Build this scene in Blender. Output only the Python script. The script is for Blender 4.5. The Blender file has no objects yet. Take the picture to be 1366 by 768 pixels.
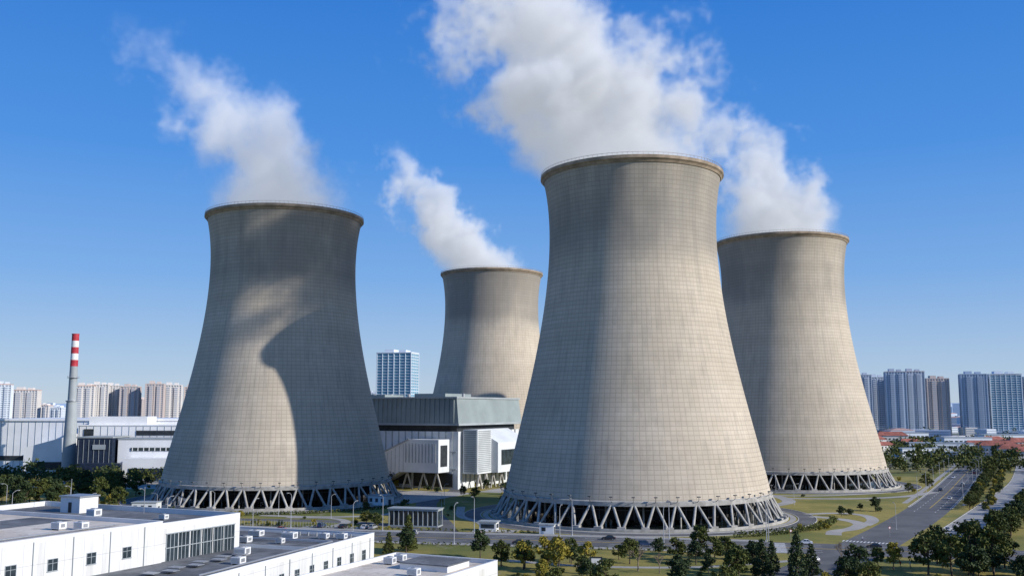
import bpy, math, random
import numpy as np
from mathutils import Vector, Matrix
random.seed(7); rng=np.random.default_rng(7)
scene=bpy.context.scene
R=math.radians
# ---------------------------------------------------------------- helpers
def link(o):
    scene.collection.objects.link(o); return o
def empty(name,loc=(0,0,0),rz=0):
    e=bpy.data.objects.new(name,None); e.location=loc; e.rotation_euler=(0,0,rz); e.empty_display_size=1
    return link(e)
class MB:
    def __init__(s): s.v=[];s.f=[];s.m=[];s.sm=[]
    def add(s,vs,fs,m=0,smooth=False):
        b=len(s.v); s.v+= [tuple(v) for v in vs]
        for f in fs: s.f.append(tuple(b+i for i in f)); s.m.append(m); s.sm.append(smooth)
    def box(s,c,d,m=0,rz=0,taper=1.0):
        cx,cy,cz=c; hx,hy,hz=d[0]/2,d[1]/2,d[2]/2
        ca,sa=math.cos(rz),math.sin(rz); vs=[]
        for z,t in ((-hz,1.0),(hz,taper)):
            for x,y in ((-hx,-hy),(hx,-hy),(hx,hy),(-hx,hy)):
                x*=t;y*=t
                vs.append((cx+x*ca-y*sa,cy+x*sa+y*ca,cz+z))
        s.add(vs,[(3,2,1,0),(4,5,6,7),(0,1,5,4),(1,2,6,5),(2,3,7,6),(3,0,4,7)],m)
    def b2(s,x0,x1,y0,y1,z0,z1,m=0): s.box(((x0+x1)/2,(y0+y1)/2,(z0+z1)/2),(abs(x1-x0),abs(y1-y0),abs(z1-z0)),m)
    def tube(s,p,q,r0,r1=None,n=8,m=0,caps=True,smooth=True):
        r1=r0 if r1 is None else r1
        p=Vector(p);q=Vector(q);d=(q-p).normalized()
        a=d.orthogonal().normalized();b=d.cross(a)
        vs=[]
        for c,r in ((p,r0),(q,r1)):
            for i in range(n):
                t=2*math.pi*i/n; vs.append(c+a*(r*math.cos(t))+b*(r*math.sin(t)))
        s.add(vs,[(i,(i+1)%n,n+(i+1)%n,n+i) for i in range(n)],m,smooth)
        if caps: s.add(vs,[tuple(range(n-1,-1,-1)),tuple(range(n,2*n))],m)
    def beam(s,p,q,w,h,m=0):
        p=Vector(p);q=Vector(q);d=(q-p).normalized()
        a=d.cross(Vector((0,0,1)))
        a=a.normalized() if a.length>1e-4 else Vector((1,0,0)); b=a.cross(d)
        vs=[c+a*(i*w/2)+b*(j*h/2) for c in (p,q) for i,j in ((-1,-1),(1,-1),(1,1),(-1,1))]
        s.add(vs,[(3,2,1,0),(4,5,6,7),(0,1,5,4),(1,2,6,5),(2,3,7,6),(3,0,4,7)],m)
    def lathe(s,prof,n=96,m=0,smooth=True,c=(0,0)):
        vs=[];k=len(prof)
        for r,z in prof:
            for i in range(n):
                t=2*math.pi*i/n; vs.append((c[0]+r*math.cos(t),c[1]+r*math.sin(t),z))
        fs=[(j*n+i,j*n+(i+1)%n,(j+1)*n+(i+1)%n,(j+1)*n+i) for j in range(k-1) for i in range(n)]
        s.add(vs,fs,m,smooth)
    def obj(s,name,mats,parent=None,loc=None,rz=0):
        me=bpy.data.meshes.new(name); me.from_pydata(s.v,[],s.f)
        for mt in mats: me.materials.append(mt)
        me.polygons.foreach_set('material_index',s.m); me.polygons.foreach_set('use_smooth',s.sm)
        me.update()
        o=bpy.data.objects.new(name,me); link(o)
        if parent: o.parent=parent
        if loc: o.location=loc; o.rotation_euler=(0,0,rz)
        return o
# ---- material helper
class NT:
    def __init__(s,name):
        s.mat=bpy.data.materials.new(name); s.mat.use_nodes=True
        s.t=s.mat.node_tree; s.n=s.t.nodes; s.bsdf=s.n['Principled BSDF']
    def new(s,ty,**kw):
        n=s.n.new(ty)
        for k,v in kw.items(): setattr(n,k,v)
        return n
    def lk(s,a,b): s.t.links.new(a,b)
    def inp(s,sock,v):
        if isinstance(v,bpy.types.NodeSocket): s.lk(v,sock)
        else: sock.default_value=v
    def math(s,op,a,b=0.0,c=0.0,clamp=False):
        n=s.new('ShaderNodeMath',operation=op,use_clamp=clamp)
        s.inp(n.inputs[0],a);s.inp(n.inputs[1],b);s.inp(n.inputs[2],c); return n.outputs[0]
    def noise(s,vec,scale,detail=4,rough=.55):
        n=s.new('ShaderNodeTexNoise'); n.inputs['Scale'].default_value=scale; n.inputs['Detail'].default_value=detail; n.inputs['Roughness'].default_value=rough
        if vec is not None: s.lk(vec,n.inputs['Vector'])
        return n.outputs['Fac']
    def ramp(s,f,a,b,lo=0.0,hi=1.0):
        n=s.new('ShaderNodeMapRange',interpolation_type='SMOOTHSTEP')
        s.inp(n.inputs[0],f)
        for i,v in enumerate((a,b,lo,hi)): n.inputs[i+1].default_value=v
        return n.outputs[0]
    def mix(s,f,a,b,mode='MIX'):
        n=s.new('ShaderNodeMix',data_type='RGBA',blend_type=mode)
        s.inp(n.inputs[0],f)
        for k,v in ((6,a),(7,b)):
            if isinstance(v,tuple): v=(*v[:3],1)
            s.inp(n.inputs[k],v)
        return n.outputs[2]
    def coord(s,kind='Object'): return s.new('ShaderNodeTexCoord').outputs[kind]
    def scale(s,vec,sc):
        n=s.new('ShaderNodeMapping'); s.lk(vec,n.inputs[0]); n.inputs[3].default_value=sc; return n.outputs[0]
    def bump(s,h,st=.3,d=.05):
        n=s.new('ShaderNodeBump'); n.inputs['Strength'].default_value=st; n.inputs['Distance'].default_value=d
        s.lk(h,n.inputs['Height']); s.lk(n.outputs[0],s.bsdf.inputs['Normal'])
    def fin(s,col,rough=.8,metal=0,spec=.3):
        if isinstance(col,tuple): col=(*col[:3],1)
        s.inp(s.bsdf.inputs['Base Color'],col); s.inp(s.bsdf.inputs['Roughness'],rough)
        s.bsdf.inputs['Metallic'].default_value=metal; s.bsdf.inputs['Specular IOR Level'].default_value=spec
        return s.mat
def simple(name,col,rough=.7,metal=0,var=.15,sc=.5,spec=.3):
    m=NT(name); n=m.noise(m.coord(),sc,5,.6)
    a=tuple(c*(1-var) for c in col); b=tuple(min(1,c*(1+var)) for c in col)
    return m.fin(m.mix(m.ramp(n,.3,.7),a,b),rough,metal,spec)

def mk_concrete_shell():
    m=NT('tower_concrete'); co=m.coord()
    sp=m.new('ShaderNodeSeparateXYZ'); m.lk(co,sp.inputs[0]); x,y,z=sp.outputs
    ang=m.math('ARCTAN2',y,x)
    au=m.math('MULTIPLY',ang,132/(2*math.pi)); zu=m.math('DIVIDE',z,1.7)
    lv=m.math('LESS_THAN',m.math('FRACT',au),.14); lh=m.math('LESS_THAN',m.math('FRACT',zu),.16)
    line=m.math('MAXIMUM',m.math('MULTIPLY',lv,.8),lh)
    cb=m.new('ShaderNodeCombineXYZ'); m.lk(m.math('FLOOR',au),cb.inputs[0]); m.lk(m.math('FLOOR',zu),cb.inputs[1])
    wn=m.new('ShaderNodeTexWhiteNoise',noise_dimensions='3D'); m.lk(cb.outputs[0],wn.inputs[0])
    ringn=m.new('ShaderNodeTexWhiteNoise',noise_dimensions='1D'); m.lk(m.math('FLOOR',m.math('DIVIDE',zu,4)),ringn.inputs['W'])
    oi=m.new('ShaderNodeObjectInfo'); off=m.new('ShaderNodeVectorMath',operation='ADD'); m.lk(co,off.inputs[0])
    cbo=m.new('ShaderNodeCombineXYZ'); m.lk(m.math('MULTIPLY',oi.outputs['Random'],500),cbo.inputs[0]); m.lk(cbo.outputs[0],off.inputs[1]); cs=off.outputs[0]
    streak=m.noise(m.scale(cs,(.35,.35,.012)),1,5,.6)
    band=m.noise(m.scale(cs,(.003,.003,.16)),1,4,.6)
    blot=m.noise(cs,.045,5,.6)
    col=m.mix(m.ramp(blot,.3,.7),(.52,.445,.345),(.61,.53,.425))
    col=m.mix(m.math('MULTIPLY',m.ramp(band,.35,.65),.5),col,(.46,.395,.305))
    col=m.mix(m.math('MULTIPLY',ringn.outputs[0],.16),col,(.36,.31,.24))
    col=m.mix(m.math('MULTIPLY',m.ramp(streak,.46,.72),.42),col,(.32,.285,.235))
    col=m.mix(m.math('MULTIPLY',wn.outputs[0],.16),col,(.31,.275,.22))
    # darker, greyer blotched zone below the rim
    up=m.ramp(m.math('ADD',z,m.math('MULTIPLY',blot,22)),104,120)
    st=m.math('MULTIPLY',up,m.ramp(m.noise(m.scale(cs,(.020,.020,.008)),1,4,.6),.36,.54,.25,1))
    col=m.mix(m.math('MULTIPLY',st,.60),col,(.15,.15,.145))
    st2=m.math('MULTIPLY',m.ramp(z,60,10),m.ramp(m.noise(m.scale(cs,(.5,.5,.02)),1,5,.65),.5,.75))
    col=m.mix(m.math('MULTIPLY',st2,.25),col,(.26,.235,.19))
    col=m.mix(m.math('MULTIPLY',line,.36),col,(.17,.145,.115))
    m.bump(m.math('SUBTRACT',1,line),.35,.08)
    return m.fin(col,.9,0,.2)
M={}
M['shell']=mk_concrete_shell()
M['rim']=simple('rim_concrete',(.30,.235,.17),.9,var=.25,sc=.3)
M['conc']=simple('column_concrete',(.36,.345,.315),.85,var=.25,sc=.4)
M['concd']=simple('dark_concrete',(.10,.10,.10),.9,var=.4,sc=.3)
M['fill']=simple('tower_fill',(.025,.023,.02),.9,var=.5,sc=.2)
M['water']=simple('basin_water',(.02,.03,.03),.15,var=.2)
M['white']=simple('white_paint',(.70,.70,.69),.6,var=.08,sc=.15)
M['offw']=simple('offwhite_panel',(.64,.66,.67),.6,var=.08,sc=.1)
M['offw2']=simple('white_metal_panel',(.80,.80,.80),.6,var=.05,sc=.1)
M['grey']=simple('grey_cladding',(.33,.36,.37),.55,var=.1,sc=.1)
M['ggreen']=simple('green_grey_cladding',(.25,.29,.29),.6,var=.12,sc=.06)
M['dark']=simple('dark_louver',(.03,.035,.04),.5,var=.3)
M['navy']=simple('navy_cladding',(.02,.03,.055),.4,var=.3)
M['steel']=simple('galvanised_steel',(.40,.41,.42),.45,.6,var=.1,sc=2)
M['pole']=simple('lamp_pole_paint',(.40,.41,.43),.5,0,var=.1)
M['redp']=simple('red_paint',(.42,.035,.05),.6,var=.15)
M['redroof']=simple('red_roof_tile',(.34,.12,.085),.8,var=.35,sc=.3)
def mk_glass(name,col,rough=.12):
    m=NT(name); n=m.noise(m.coord(),.35,2)
    return m.fin(m.mix(m.ramp(n,.4,.6),tuple(c*.6 for c in col),col),rough,0,.8)
M['glass']=mk_glass('window_glass',(.035,.05,.06))
def mk_roof(name,a,b):
    m=NT(name); co=m.coord(); sp=m.new('ShaderNodeSeparateXYZ'); m.lk(co,sp.inputs[0])
    c=m.mix(m.ramp(m.noise(co,.12,6,.65),.35,.68),a,b)
    c=m.mix(m.math('MULTIPLY',m.ramp(m.noise(m.scale(co,(.9,.08,1)),1,4),.5,.75),.5),c,tuple(x*.5 for x in a))
    c=m.mix(m.math('MULTIPLY',m.ramp(m.noise(co,.4,6,.7),.53,.60),.4),c,tuple(x*.5 for x in a))
    ln=m.math('LESS_THAN',m.math('FRACT',m.math('DIVIDE',sp.outputs[0],1.9)),.05)
    c=m.mix(m.math('MULTIPLY',ln,.35),c,tuple(x*.5 for x in a))
    return m.fin(c,.9)
M['roofd']=mk_roof('bitumen_roof',(.11,.115,.12),(.21,.215,.22))
M['roofl']=mk_roof('gravel_roof',(.58,.50,.41),(.74,.66,.56))
def mk_wall():
    m=NT('white_render_wall'); co=m.coord(); sp=m.new('ShaderNodeSeparateXYZ'); m.lk(co,sp.inputs[0])
    c=m.mix(m.ramp(m.noise(m.scale(co,(.5,.5,.05)),1,5,.6),.45,.75),(.66,.66,.65),(.52,.51,.48))
    c=m.mix(m.math('MULTIPLY',m.ramp(m.noise(m.scale(co,(2.2,2.2,.12)),1,4,.7),.55,.8),.35),c,(.38,.37,.34))
    l=m.math('LESS_THAN',m.math('FRACT',m.math('DIVIDE',sp.outputs[1],4)),.025)
    l2=m.math('LESS_THAN',m.math('FRACT',m.math('DIVIDE',sp.outputs[2],4.1)),.025)
    c=m.mix(m.math('MULTIPLY',m.math('MAXIMUM',l,l2),.5),c,(.28,.28,.27))
    return m.fin(c,.65)
M['wall']=mk_wall()
def mk_grass(name='grass_ground'):
    m=NT(name); co=m.coord('Object')
    n1=m.noise(co,.018,6,.6); n2=m.noise(co,.25,5,.65); n3=m.noise(co,1.3,3,.6)
    c=m.mix(m.ramp(n1,.36,.58),(.125,.145,.030),(.34,.27,.07))
    c=m.mix(m.math('MULTIPLY',m.ramp(n2,.4,.7),.6),c,(.19,.175,.045))
    c=m.mix(m.math('MULTIPLY',m.ramp(n3,.4,.75),.45),c,(.07,.08,.022))
    c=m.mix(m.math('MULTIPLY',m.ramp(m.noise(co,.06,6,.7),.60,.66),.6),c,(.30,.26,.19))
    return m,c,co
def mk_ground():
    m,c,co=mk_grass('ground_surface')
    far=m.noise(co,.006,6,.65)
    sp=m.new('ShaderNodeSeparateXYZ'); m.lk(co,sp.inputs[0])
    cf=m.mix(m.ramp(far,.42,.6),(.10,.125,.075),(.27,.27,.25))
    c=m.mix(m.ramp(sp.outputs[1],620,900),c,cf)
    c=m.mix(m.ramp(sp.outputs[1],1600,8000),c,(.38,.46,.54))  # far ground tinted pale blue to imitate aerial haze
    return m.fin(c,.95)
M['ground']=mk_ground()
def mk_asph(name,a,b):
    m=NT(name); co=m.coord('Object')
    c=m.mix(m.ramp(m.noise(co,.09,6,.65),.3,.7),a,b)
    c=m.mix(m.math('MULTIPLY',m.ramp(m.noise(co,1.2,4,.6),.4,.8),.3),c,tuple(x*.7 for x in a))
    c=m.mix(m.math('MULTIPLY',m.ramp(m.noise(co,.35,6,.75),.6,.63),.35),c,tuple(x*.55 for x in a))
    return m.fin(c,.85)
M['asph']=mk_asph('asphalt',(.10,.10,.102),(.155,.153,.152))
M['pave']=mk_asph('pale_paving',(.31,.295,.27),(.42,.40,.365))
M['conc_road']=mk_asph('concrete_road',(.29,.28,.27),(.38,.37,.35))
M['kerb']=simple('kerb_stone',(.45,.44,.42),.8)
M['paint']=simple('road_paint',(.68,.68,.66),.7,var=.2,sc=1)
M['ypaint']=simple('yellow_road_paint',(.55,.38,.06),.7,var=.2,sc=1)
def mk_leaf(name,a,b):
    m=NT(name); oi=m.new('ShaderNodeObjectInfo'); co=m.coord('Object')
    n=m.noise(co,.9,4,.6)
    f=m.math('ADD',m.ramp(n,.3,.7,0,.6),m.math('MULTIPLY',oi.outputs['Random'],.4))
    c=m.mix(f,a,b)
    return m.fin(c,.7,0,.2)
M['leaf']=mk_leaf('foliage_green',(.038,.055,.014),(.125,.135,.033))
M['leafy']=mk_leaf('foliage_yellow',(.15,.15,.025),(.36,.28,.045))
M['leafd']=mk_leaf('foliage_dark',(.020,.036,.015),(.062,.085,.03))
M['bark']=simple('bark',(.10,.075,.055),.9,sc=3,var=.3)
M['twig']=simple('bare_twigs',(.20,.16,.12),.9,sc=3,var=.3)
M['tyre']=simple('tyre_rubber',(.02,.02,.02),.8)
M['lampred']=simple('tail_lamp',(.4,.02,.02),.3)
M['lampw']=simple('head_lamp',(.7,.7,.68),.2)

# ---------------------------------------------------------------- ground & roads
mb=MB()
xs=[-12000,-3000,-900,-300,0,300,900,3000,12000]; ys=[-600,0,300,600,1200,3000,9000,22000]
vs=[(x,y,0) for y in ys for x in xs]; nx=len(xs)
mb.add(vs,[(j*nx+i,j*nx+i+1,(j+1)*nx+i+1,(j+1)*nx+i) for j in range(len(ys)-1) for i in range(nx-1)])
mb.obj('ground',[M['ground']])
def smooth(pts,n=10,closed=False):
    P=[Vector((p[0],p[1],0)) for p in pts]; out=[]
    N=len(P)
    for i in range(N if closed else N-1):
        if closed: a,b,c,d=P[(i-1)%N],P[i],P[(i+1)%N],P[(i+2)%N]
        else: a,b,c,d=P[max(i-1,0)],P[i],P[i+1],P[min(i+2,N-1)]
        for k in range(n):
            t=k/n
            out.append(.5*((2*b)+(c-a)*t+(2*a-5*b+4*c-d)*t*t+(3*b-a-3*c+d)*t**3))
    if not closed: out.append(P[-1])
    return out
def offs(path,o,closed=False):
    N=len(path); res=[]
    for i in range(N):
        if closed: d=path[(i+1)%N]-path[(i-1)%N]
        else: d=path[min(i+1,N-1)]-path[max(i-1,0)]
        d.normalize(); res.append(path[i]+Vector((-d.y,d.x,0))*o)
    return res
def ribbon(mb,path,o0,o1,z,m=0,h=0,closed=False):
    a=offs(path,o0,closed);b=offs(path,o1,closed);N=len(path)
    vs=[(p.x,p.y,z) for p in a]+[(p.x,p.y,z) for p in b]
    r=range(N if closed else N-1)
    mb.add(vs,[(N+i,i,(i+1)%N,N+(i+1)%N)[::-1] for i in r],m)
    if h:
        for side in (a,b):
            vs=[(p.x,p.y,z-h) for p in side]+[(p.x,p.y,z) for p in side]
            mb.add(vs,[(i,(i+1)%N,N+(i+1)%N,N+i) for i in r],m)
def dashes(mb,path,o,w,z,on,off,m=0):
    q=offs(path,o)
    tot=[0]
    for i in range(1,len(q)): tot.append(tot[-1]+(q[i]-q[i-1]).length)
    def at(s):
        for i in range(1,len(q)):
            if tot[i]>=s:
                t=(s-tot[i-1])/max(1e-6,tot[i]-tot[i-1]); return q[i-1].lerp(q[i],t)
        return q[-1]
    s=0
    while s+on<tot[-1]:
        a,b=at(s),at(s+on); d=(b-a).normalized(); n=Vector((-d.y,d.x,0))*w/2
        mb.add([(p.x,p.y,z) for p in (a-n,b-n,b+n,a+n)],[(0,1,2,3)],m); s+=on+off
main=smooth([(-420,445),(-230,392),(-120,352),(-48,333),(30,317),(100,301),(150,287),(260,255)],12)
blvd=smooth([(60,236),(104,300),(160,392),(215,492),(278,612),(360,770),(450,960),(560,1250)],12)
lane2=smooth([(146,330),(175,376),(232,468),(294,570),(380,730)],12)
mb=MB(); ribbon(mb,main,-12,12,.012); mb.obj('main_road',[M['asph']])
mb=MB(); ribbon(mb,blvd,-8.5,8.5,.008); mb.obj('boulevard_road',[M['asph']])
mb=MB(); ribbon(mb,lane2,-6.5,6.5,.008); mb.obj('service_road',[M['conc_road']])
jn=[p for p in main if p.x<78]
mb=MB(); ribbon(mb,[p for p in main if p.x<84],12.3,15.5,.12,0,.12); mb.obj('pavement',[M['pave']])
mb=MB(); ribbon(mb,jn,-15.5,-12.3,.12,0,.12); mb.obj('pavement',[M['pave']])
mb=MB()
for o in (-8,-4,4,8): dashes(mb,main,o,.22,.018,4,6)
for o in (-.3,.3): ribbon(mb,main,o-.12,o+.12,.018,1)
for o in (-11.5,11.5): ribbon(mb,[p for p in main if p.x<80],o-.1,o+.1,.018)
for o in (-4,4): dashes(mb,blvd[26:],o,.2,.018,4,6)
ribbon(mb,blvd[28:],-.15,.15,.018,1)
for o in (-8,8): ribbon(mb,blvd[28:],o-.1,o+.1,.018)
for k in range(14):
    d=Vector((.51,.86,0)); n=Vector((.86,-.51,0)); c=Vector((113,317,0))+n*(-7.5+k*1.1)
    mb.add([(p.x,p.y,.022) for p in (c-d*1.6-n*.25,c-d*1.6+n*.25,c+d*1.6+n*.25,c+d*1.6-n*.25)],[(0,1,2,3)])
for k in range(20):
    d=Vector((.973,-.23,0)); n=Vector((.23,.973,0)); c=Vector((82,305,0))+n*(-10.5+k*1.1)
    mb.add([(p.x,p.y,.022) for p in (c-d*1.6-n*.25,c-d*1.6+n*.25,c+d*1.6+n*.25,c+d*1.6-n*.25)],[(3,2,1,0)])
mb.obj('road_markings',[M['paint'],M['ypaint']])
mb=MB()
ribbon(mb,blvd[28:],8.6,8.9,.13,0,.13); ribbon(mb,blvd[28:],-8.9,-8.6,.13,0,.13)
ribbon(mb,lane2,6.6,6.9,.13,0,.13); ribbon(mb,lane2,-6.9,-6.6,.13,0,.13)
ribbon(mb,jn,-12.3,-12.0,.13,0,.13); ribbon(mb,[p for p in main if p.x<84],12.0,12.3,.13,0,.13)
mb.obj('kerb',[M['kerb']])
mb=MB(); ribbon(mb,blvd[30:],11,13.5,.03); ribbon(mb,blvd[30:],-13,-11,.03); mb.obj('footpath',[M['pave']])
TW={'A':(50,400,1.0,0.0),'B':(-111,470,.972,1.1),'C':(157,562,1.0,2.3),'D':(-15,717,1.02,4.0)}
for k,(tx,ty,_,_) in TW.items():
    ring=[Vector((tx+66*math.cos(a),ty+66*math.sin(a),0)) for a in np.linspace(0,2*math.pi,97)[:-1]]
    mb=MB(); ribbon(mb,ring,-3.2,3.2,.004,0,0,True); ribbon(mb,ring,3.2,3.5,.12,1,.12,True); ribbon(mb,ring,-3.5,-3.2,.12,1,.12,True)
    ribbon(mb,ring,4.2,6.4,.05,2,0,True)
    mb.obj('ring_road',[M['asph'],M['kerb'],M['pave']])
paths=[([(-22,332),(-26,365),(-34,410),(-38,455),(-28,520),(-40,600)],4.5,'asph'),
 ([(-190,392),(-150,385),(-100,381),(-60,372),(-35,352),(-25,330)],3.5,'asph'),
 ([(118,392),(127,380),(128,366),(120,352),(112,345),(108,335)],2.6,'pave'),
 ([(118,400),(133,404),(140,395),(137,378),(128,362)],2.2,'pave'),
 ([(112,432),(126,452),(128,480),(118,505),(108,530)],3.0,'pave'),
 ([(128,470),(160,468),(190,480),(215,505)],2.6,'pave'),
 ([(95,480),(120,485),(150,484),(185,498)],2.2,'pave'),
 ([(-100,396),(-75,390),(-55,395),(-45,410),(-40,430)],2.4,'pave'),
 ([(-8,350),(-12,372),(-20,392),(-22,430)],1.8,'pave'),
 ([(-66,356),(-62,372),(-70,385),(-88,388)],1.8,'pave')]
for i,(p,w,mt) in enumerate(paths):
    mb=MB(); ribbon(mb,smooth(p,10),-w,w,.020+.004*i); mb.obj('site_path',[M[mt]])
mb=MB(); ribbon(mb,smooth([(-5,282),(20,270),(48,268),(70,276),(96,286)],10),-1.5,1.5,.004); mb.obj('site_path',[M['pave']])
mb=MB()
mb.box((-62,355,.0),(26,8,.124),0,R(-14))
for c,d,r in (((-48,480),(36,60),-26),((20,515),(60,50),-26),((-6,346),(16,8),-13),((-260,560),(180,70),0)):
    mb.box((c[0],c[1],.0),(d[0],d[1],.11),0,R(r))
mb.obj('paved_yard',[M['pave']])

# ---------------------------------------------------------------- cooling towers
prof=[(52.8,9),(51.2,16),(49.2,25),(46.8,35),(44.3,45),(42.0,55),(39.9,65),(38.0,75),(36.4,86),(35.1,97),(34.4,108),(34.4,117),(35.0,126),(36.2,134),(36.8,137)]
def interp(prof,n):
    z=np.array([p[1] for p in prof]);r=np.array([p[0] for p in prof])
    zz=np.linspace(z[0],z[-1],n); c=np.polyfit(z,r,6); return [(float(np.polyval(c,q)),float(q)) for q in zz]
pf=interp(prof,60)
for k,(tx,ty,sz,rz) in TW.items():
    e=empty('cooling_tower',(tx,ty,0),rz); e.scale=(1,1,sz)
    mb=MB(); mb.lathe(pf,160,0); mb.lathe([(r-.5,z) for r,z in pf][::-1],160,0)
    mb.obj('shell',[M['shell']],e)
    mb=MB(); rt=pf[-1][0]; rb=pf[0][0]
    mb.lathe([(rt-.5,137),(rt-.6,138.2),(rt+1.1,138.2),(rt+1.15,137.0),(rt+.45,136.4),(rt-.02,135.6)],160,0,False)
    mb.obj('rim',[M['rim']],e)
    mb=MB()
    for i in range(120):
        a=2*math.pi*i/120
        mb.tube(((rt+.9)*math.cos(a),(rt+.9)*math.sin(a),138.2),((rt+.9)*math.cos(a),(rt+.9)*math.sin(a),139.2),.06,n=4)
    mb.lathe([(rt+.86,139.15),(rt+.94,139.15),(rt+.94,139.25),(rt+.86,139.25),(rt+.86,139.15)],120,0,False)
    mb.obj('rim_railing',[M['rim']],e)
    mb=MB(); mb.lathe([(rb-.5,9.0),(rb-.55,8.1),(rb+.55,8.1),(rb+.6,9.6),(rb+.0,9.9)],160,0,False)
    mb.obj('ring_beam',[M['conc']],e)
    mb=MB(); n=44
    for i in range(n):
        a=2*math.pi*(i+.5)/n; b0=a-2*math.pi*.46/n; b1=a+2*math.pi*.46/n
        for b,o in ((b0,-.008),(b1,.008)):
            f=(57*math.cos(a+o),57*math.sin(a+o),.7)
            mb.tube(f,(rb*math.cos(b),rb*math.sin(b),8.6),.52,.47,8)
        mb.box((57.1*math.cos(a),57.1*math.sin(a),.75),(2.4,2.8,1.5),0,a)
        if i%2==0:
            for rr in (47,40): mb.tube((rr*math.cos(a),rr*math.sin(a),0),(rr*math.cos(a),rr*math.sin(a),9.5),.35,n=6)
    mb.obj('raking_columns',[M['conc']],e)
    mb=MB(); mb.lathe([(59,0),(59,1.0),(58.6,1.0),(58.6,.15)],128,0,False)
    mb.obj('basin_wall',[M['conc']],e)
    mb=MB(); mb.lathe([(58.6,.3),(.1,.3)],96,0,False); mb.obj('basin_water',[M['water']],e)
    mb=MB(); mb.lathe([(44,9.8),(44,2.6)],96,0,False); mb.lathe([(52.2,9.9),(.1,9.9)],96,0,False)
    for i in range(88):
        a=2*math.pi*i/88; mb.box((44.3*math.cos(a),44.3*math.sin(a),6),(.5,.25,7),1,a)
    mb.lathe([(44.6,5.8),(44.6,6.1)],96,1,False)
    mb.obj('fill_pack',[M['fill'],M['concd']],e)
    mb=MB()
    for i in range(n):
        a=2*math.pi*i/n; c,s=math.cos(a),math.sin(a)
        mb.beam(((rb+.3)*c,(rb+.3)*s,9.3),((rb+1.9)*c,(rb+1.9)*s,10.2),.14,.14)
        mb.tube(((rb+1.9)*c,(rb+1.9)*s,10.0),((rb+1.9)*c,(rb+1.9)*s,11.3),.09,n=5)
        mb.box(((rb+1.9)*c,(rb+1.9)*s,11.4),(.8,1.1,.35),0,a)
    mb.obj('bracket_lights',[M['concd']],e)

# ---------------------------------------------------------------- steam
def steam_mat():
    mt=bpy.data.materials.new('steam'); mt.use_nodes=True; t=mt.node_tree
    for n in list(t.nodes):
        if n.type!='OUTPUT_MATERIAL': t.nodes.remove(n)
    out=t.nodes['Material Output']
    at=t.nodes.new('ShaderNodeAttribute'); at.attribute_name='density'
    sc=t.nodes.new('ShaderNodeVolumeScatter'); sc.inputs['Color'].default_value=(.98,.99,.99,1)
    sc.inputs['Anisotropy'].default_value=-.1
    t.links.new(at.outputs['Fac'],sc.inputs['Density'])
    em=t.nodes.new('ShaderNodeEmission'); em.inputs['Color'].default_value=(.84,.91,1,1)  # self-glow stands in for light scattered repeatedly inside the steam
    mu=t.nodes.new('ShaderNodeMath'); mu.operation='MULTIPLY'; mu.inputs[1].default_value=.27
    t.links.new(at.outputs['Fac'],mu.inputs[0]); t.links.new(mu.outputs[0],em.inputs['Strength'])
    ad=t.nodes.new('ShaderNodeAddShader'); t.links.new(sc.outputs[0],ad.inputs[0]); t.links.new(em.outputs[0],ad.inputs[1])
    t.links.new(ad.outputs[0],out.inputs['Volume']); return mt
STEAM=steam_mat()
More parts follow.
